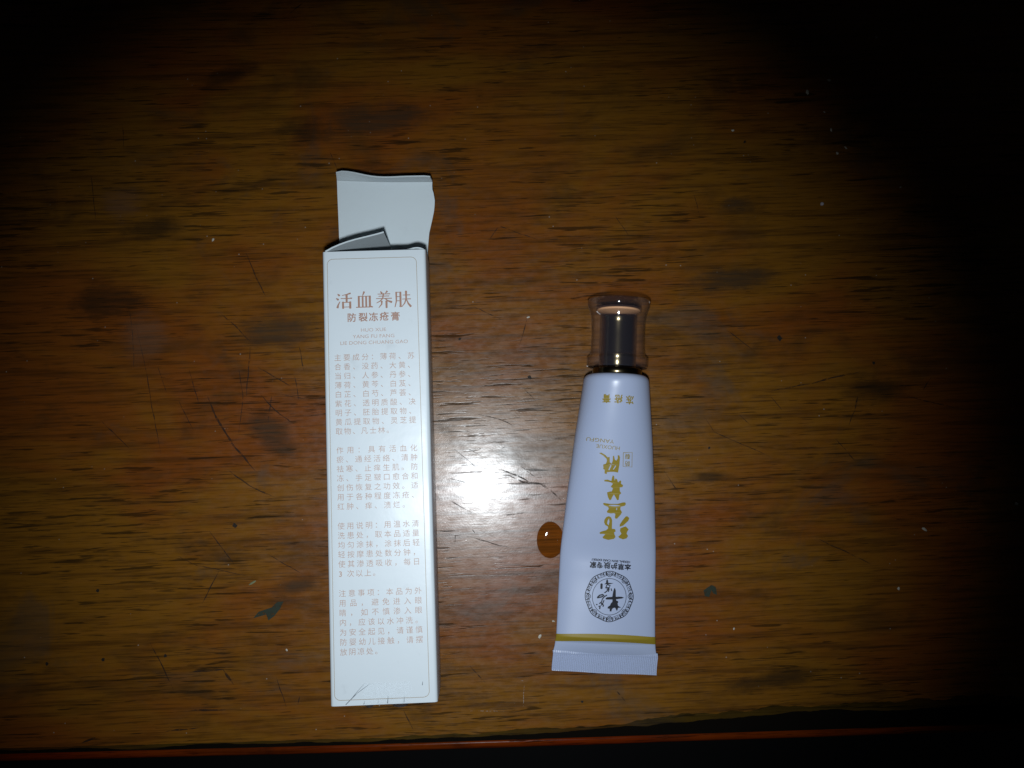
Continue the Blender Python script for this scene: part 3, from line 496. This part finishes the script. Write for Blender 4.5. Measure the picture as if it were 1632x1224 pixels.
# creases and clear tape at the closed end
p = Print()
for pts, wd in (([(-10.0, -60.0), (-7.0, -57.2), (-3.6, -54.9)], 0.22), ([(-8.8, -58.9), (-6.6, -56.4), (-5.0, -54.8)], 0.14), ([(0.9, -60.1), (1.1, -58.2)], 0.25), ([(5.2, -60.0), (5.3, -58.6)], 0.18), ([(-1.6, -60.0), (-1.5, -59.0)], 0.12), ([(10.1, -55.8), (10.2, -54.9)], 0.22), ([(-5.3, -60.1), (-5.0, -59.2)], 0.2)): p.stroke(pts, wd, wd * 0.4)
p.build('crease', M['crease'], box, ztopbox)
random.seed(12); P = []
for i in range(15):
    s_ = i / 14; row = []
    for j in range(41):
        u = j / 40; x = -5.5 + 12.5 * u; y = -54.8 - 6.3 * s_ - (0.9 * math.exp(-((u - 0.62) / 0.11) ** 2) + 0.5 * math.exp(-((u - 0.02) / 0.06) ** 2)) * max(0, s_ - 0.8) * 5
        wr = min(1, s_ * 3) * min(1, 6 * u, 6 * (1 - u)) * (0.30 * abs(noise.noise(Vector((x * 0.7 + y * 0.5, y * 0.5, 4)))) + 0.03 * abs(noise.noise(Vector((x * 2.0, y * 1.4, 8)))))
        zz = BH + 0.14 + wr if y > -60.3 else BH + 0.2 - (-60.3 - y) * 0.9 + wr
        row.append((x, y, zz))
    P.append(row)
tp = sheet('clear_tape', P, M['tape'], 0.05, box, True)
for xa, xb, dp, sd in ((-5.6, -2.6, 1.0, 3.0), (1.4, 6.6, 1.25, 9.0)):
    sheet('tape_tab', [[(xa + (xb - xa) * j / 12, -60.45 - dp * (math.sin(PI * j / 12) ** 0.7) * i / 4 - 0.02 * i, BH - 0.5 - 0.35 * i + 0.25 * noise.noise(Vector((j * 0.5, i * 0.5, sd)))) for j in range(13)] for i in range(5)], M['tape_edge'], 0.06, tp, True)

# ------------------------------------------------------------------ the squeezed tube with its clear cap
tube = tag(empty('cream_tube', (37.7, 21.8, 0), math.radians(-2.2)), 'white squeeze tube of cream with gold calligraphy, yellow band and clear cap', 'tube')
PERIM = 2 * math.pi * 9.5
def semi_b(a):
    lo, hi = 0.3, a
    for _ in range(40):
        b = 0.5 * (lo + hi); h = ((a - b) / (a + b)) ** 2; pr = math.pi * (a + b) * (1 + 3 * h / (10 + math.sqrt(4 - 3 * h)))
        if pr > PERIM: hi = b
        else: lo = b
    return b
AT = [(-80.6, 15.15), (-78.6, 14.75), (-75.5, 14.42), (-66, 14.25), (-51, 14.05), (-35, 12.85), (-18, 11.32), (-6, 9.95), (-1.6, 9.47), (0.4, 9.3)]
def smooth_lerp(x, T):
    return sum(lerp(x + d, T) for d in (-2.4, -1.2, 0, 1.2, 2.4)) / 5 if -73 < x < -4 else lerp(x, T)
def shape(y):
    a = smooth_lerp(y, AT); b = semi_b(min(a, 14.6))
    if y < -75.5: q1 = min(1, (-75.5 - y) / 5.1); b = b * (1 - q1 ** 1.7) + 0.55 * q1 ** 1.7
    bot = 0.02 + 1.9 * max(0, min(1, (-58 - y) / 22.6)) ** 1.6
    if y > -1.6:
        q = (y + 1.6) / 2.0; k_ = math.sqrt(max(0, 1 - q * q)); a = 9.47 - 2.0 * (1 - k_); b = a
        return a, b, 9.47
    return a, b, bot + b
def skin(y, t_, lift=0.0):
    a, b, zc = shape(y); s1 = math.sin(t_); d = 0.10 * noise.noise(Vector((a * math.cos(t_) * 0.12, y * 0.05, s1))) if s1 > 0 and y < -6 else 0
    return ((a + lift) * math.cos(t_), y, zc + (b + lift + d * s1) * s1)
def ztube(x, y):
    a, b, zc = shape(y); return skin(y, math.acos(max(-0.985, min(0.985, x / a))))[2]
yy = [0.4, 0.3, 0.1, -0.2, -0.6, -1.1, -1.6, -2.6] + [-4 - 0.75 * i for i in range(96)] + [-75.5 - 0.2 * i for i in range(25)] + [-80.6]
v = []; f = []; NS = 160
for y in yy: v += [skin(y, 2 * math.pi * i / NS) for i in range(NS)]
for j in range(len(yy) - 1):
    for i in range(NS):
        i2 = (i + 1) % NS; f.append((j * NS + i, j * NS + i2, (j + 1) * NS + i2, (j + 1) * NS + i))
f += [tuple(range(NS)), tuple((len(yy) - 1) * NS + i for i in range(NS))]
body = obj('tube_body', v, f, M['tube'], tube, True); auto_smooth(body, 50)
# ribbed crimped end
v = []; f = []; cols_ = 341; yc = [-79.9, -80.55, -80.95, -82.4, -84.0, -85.4, -85.75]
for s_ in (1, -1):
    for k, y in enumerate(yc):
        for j in range(cols_):
            u = j / (cols_ - 1); x = -15.2 + 30.6 * u + 0.12 * math.sin(k); rib = 0.10 * math.cos(2 * math.pi * u * 57) if 0 < k < 6 else 0
            z = 2.45 - 0.06 * (-80.5 - y) + 0.18 * math.sin(u * 5 + 1); edge = min(1, 14 * u, 14 * (1 - u))
            yw = y + (0.10 * math.sin(u * 9) - 0.5 * u if k > 4 else 0) - (0.3 * u if 0 < k < 3 else 0)
            v.append((x, yw, z + s_ * ((0.62 if k == 1 else 0.52) * (0.55 + 0.45 * edge) + rib)))
n = cols_; off = len(yc) * n
for k in range(len(yc) - 1):
    for j in range(n - 1):
        q = (k * n + j, k * n + j + 1, (k + 1) * n + j + 1, (k + 1) * n + j); f += [q, tuple(off + t for t in reversed(q))]
for k in range(len(yc) - 1):
    for j in (0, n - 1): f.append((k * n + j, (k + 1) * n + j, off + (k + 1) * n + j, off + k * n + j))
for j in range(n - 1):
    for k in (0, len(yc) - 1): f.append((k * n + j, k * n + j + 1, off + k * n + j + 1, off + k * n + j))
obj('crimped_end', v, f, M['tube'], tube, False)
# yellow band, wrapped over the top of the tube
v = []; f = []; nb = 61
for k in range(13):
    for j in range(nb):
        a_ = math.pi * (0.02 + 0.96 * j / (nb - 1)); yb = -74.95 - 2.25 * k / 12 + 0.75 * math.sin(a_) ** 2 - 0.0
        v.append(skin(yb, a_, 0.09))
for k in range(12):
    for j in range(nb - 1): f.append((k * nb + j, k * nb + j + 1, (k + 1) * nb + j + 1, (k + 1) * nb + j))
obj('gold_band', v, f, M['gold_ink'], tube, True)
ztp = lambda x, y: ztube(x, y) + 0.05
p = Print()
for loops in TUBE['gold']: p.tri(loops)
p.build('calligraphy_lettering', M['gold_ink'], tube, ztp)
p = Print(); PI = math.pi
q = TUBE['seal']; p.stroke(q + [q[0]], 0.16, cap=0)
for ch, c in zip('防裂', TUBE['seal_chars']): p.glyphs(glyph(ch), 1.55, c, PI, centre=False, bold=0.02)
p.build('seal_lettering', M['gold_ink'], tube, ztp)
p = Print()
for ch, c in zip('冻疮膏', TUBE['cream']): p.glyphs(glyph(ch), 2.55, c, PI + 0.03, 0.92, centre=False, bold=0.06)
p.build('cream_lettering', M['gold_ink'], tube, ztp)
p = Print()
for t_, c, wd in TUBE['pinyin']:
    m = glyph(t_); p.glyphs(m, 1.5, c, PI - 0.07, wd / ((m[3] - m[2]) * 1.5))
p.build('pinyin_lettering', M['gold_ink'], tube, ztp)
p = Print()
for ch, c in zip('本草护肤专家', TUBE['expert']): p.glyphs(glyph(ch), 1.95, c, PI - 0.04, centre=False, bold=0.06)
m = glyph('HERBAL SKIN CARE EXPERT'); p.glyphs(m, 0.85, TUBE['english'][0], PI - 0.04, TUBE['english'][1] / ((m[3] - m[2]) * 0.85), bold=0.025)
p.build('slogan_lettering', M['black_ink'], tube, ztp)
# round emblem
p = Print(); c, rx, ry = TUBE['emblem']; random.seed(7)
p.ring(c, rx - 0.12, ry - 0.12, 0.22, wob=0.018, k=8); p.ring(c, rx * 0.835, ry * 0.835, 0.13, wob=0.022, k=8)
for i in range(48):
    a = 2 * PI * i / 48 + 0.03; r0, r1 = 0.85, 0.965
    if i % 6 == 0:
        cc = (c[0] + rx * 0.865 * math.cos(a), c[1] + ry * 0.865 * math.sin(a)); p.ring(cc, 0.62, 0.62, 0.17, 20); p.ring(cc, 0.25, 0.25, 0.16, 12)
    elif i % 3 == 0:
        cc = (c[0] + rx * 0.91 * math.cos(a), c[1] + ry * 0.91 * math.sin(a)); p.ring(cc, 0.28, 0.28, 0.16, 14)
    else:
        da = random.uniform(-0.05, 0.05); p.stroke([(c[0] + rx * r0 * math.cos(a), c[1] + ry * r0 * math.sin(a)), (c[0] + rx * 0.91 * math.cos(a + da), c[1] + ry * 0.91 * math.sin(a + da)), (c[0] + rx * r1 * math.cos(a), c[1] + ry * r1 * math.sin(a))], random.uniform(0.2, 0.42))
        a2 = a + 0.065; p.stroke([(c[0] + rx * 0.9 * math.cos(a), c[1] + ry * 0.9 * math.sin(a)), (c[0] + rx * 0.9 * math.cos(a2), c[1] + ry * 0.9 * math.sin(a2))], 0.2)
c2, rx2, ry2 = TUBE['emblem_in']; p.ring(c2, rx2, ry2, 0.15)
for loops in TUBE['black']: p.tri(loops)
for pts, wd in TUBE['black_strokes']: p.stroke(pts, wd)
p.build('round_emblem', M['black_ink'], tube, ztp)
# neck collar, inner metal cup and clear cap
AXZ = (0.15, 9.47)
lathe('neck_collar', [(0.3, 6.0), (0.35, 7.0), (0.6, 7.15), (1.9, 7.15), (2.2, 6.95), (2.25, 5.5)], M['chrome'], tube, 64, AXZ)
cap = lathe('clear_cap', [(2.5, 5.35), (2.5, 8.6), (2.75, 8.85), (5.0, 8.85), (5.4, 8.5), (5.9, 7.95), (8, 7.75), (13, 7.7), (16, 7.85), (18, 8.2), (19.2, 8.55), (20.0, 8.95), (21.3, 9.15), (22.0, 9.1), (22.3, 8.75), (22.4, 3.0), (22.4, 0.01), (20.0, 0.01), (20.0, 6.55), (18.8, 6.55), (17.9, 5.35)], M['acrylic'], tube, 72, AXZ, closed=True); auto_smooth(cap, 32)
cup = lathe('inner_cup', [(2.3, 4.6), (2.3, 5.15), (4.6, 5.15), (4.9, 5.3), (6.3, 5.3), (6.6, 5.0), (12, 4.9), (15.4, 4.92), (16.3, 5.02), (17.0, 5.25), (17.2, 5.2), (17.3, 4.2)], M['chrome'], tube, 64, AXZ); auto_smooth(cup, 32)
lathe('copper_disc', [(18.3, 0.02), (18.45, 1.2), (19.0, 5.8), (19.15, 6.3), (19.3, 6.35), (19.6, 6.2), (19.65, 0.02)], M['copper_metal'], tube, 64, AXZ)

# ------------------------------------------------------------------ drops and crumbs
def drop(c, rx, ry, h, label, name='water_drop', mat='water'):
    v = []; f = []; n_, m_ = 48, 14
    for k in range(m_):
        t_ = k / m_; z = h * math.sin(t_ * PI / 2) ** 0.9; rr = math.cos(t_ * PI / 2) ** 0.75
        for i in range(n_):
            a = 2 * PI * i / n_; g = 1 + 0.02 * math.cos(3 * a + 1); v.append((rx * rr * g * math.cos(a), ry * rr * g * math.sin(a), z + 0.02))
    v.append((0, 0, h + 0.02)); top_i = len(v) - 1
    for k in range(m_ - 1):
        for i in range(n_): j = (i + 1) % n_; f.append((k * n_ + i, k * n_ + j, (k + 1) * n_ + j, (k + 1) * n_ + i))
    for i in range(n_): f.append(((m_ - 1) * n_ + i, (m_ - 1) * n_ + (i + 1) % n_, top_i))
    o = obj(name, v, f, M[mat], None, True); o.location = (c[0] * MM, c[1] * MM, 0); return tag(o, label, 'water drop')
drop(*DROPS[0], 1.15, 'large oval water drop on the wood touching the side of the tube')
drop(*DROPS[1], 0.55, 'tiny round water bead alone on the dark wood', mat='bead')
random.seed(3)
NEAR = {9: 'pale crumb between the dark green stain and the closed end of the box', 14: 'small pale crumb beside the gold band of the tube', 15: 'larger pale crumb beside the crimped end of the tube', 16: 'pale crumb between the box and the clear cap'}
for ic, ((cx, cy), r) in enumerate(CRUMBS):
    bm = bmesh.new(); bmesh.ops.create_icosphere(bm, subdivisions=1, radius=1)
    sx, sy, sz = r * random.uniform(0.8, 1.6), r * random.uniform(0.6, 1.0), r * random.uniform(0.4, 0.7); an = random.uniform(0, PI)
    v = [(x.co.x * sx * random.uniform(0.75, 1.2), x.co.y * sy * random.uniform(0.75, 1.2), (x.co.z + 1) * sz) for x in bm.verts]; f = [tuple(q.index for q in fc.verts) for fc in bm.faces]; bm.free()
    zmin = min(q[2] for q in v); v = [(a, b, z - zmin + 0.005) for a, b, z in v]
    o = obj('crumb', v, f, M['crumb']); o.location = (cx * MM, cy * MM, 0); o.rotation_euler = (0, 0, an)
    tag(o, NEAR.get(ic, 'tiny pale crumb lying on dark wood away from the box and tube'), 'crumb', 'pale crumbs scattered over the desk')
(x0, y0), (x1, y1) = SLIVER
d = Vector((x1 - x0, y1 - y0)).normalized(); nn = Vector((-d.y, d.x)) * 0.28
sec = [(-1, 0.005), (1, 0.005), (0.3, 0.25)]; v = []
for q in (0.0, 0.3, 0.75, 1.0):
    kx = 0.25 if q in (0.0, 1.0) else 1.0
    for s_, z in sec: v.append((x0 + (x1 - x0) * q + nn.x * s_ * kx, y0 + (y1 - y0) * q + nn.y * s_ * kx, 0.005 + z * kx))
f = [(0, 1, 2), (9, 10, 11)] + [(3 * k + i, 3 * k + (i + 1) % 3, 3 * k + 3 + (i + 1) % 3, 3 * k + 3 + i) for k in range(3) for i in range(3)]
tag(obj('plant_sliver', v, f, simple('pale_green_sliver', (0.20, 0.23, 0.13), 0.6)), 'thin pale green sliver lying on the wood beside the dark green stain', 'sliver')
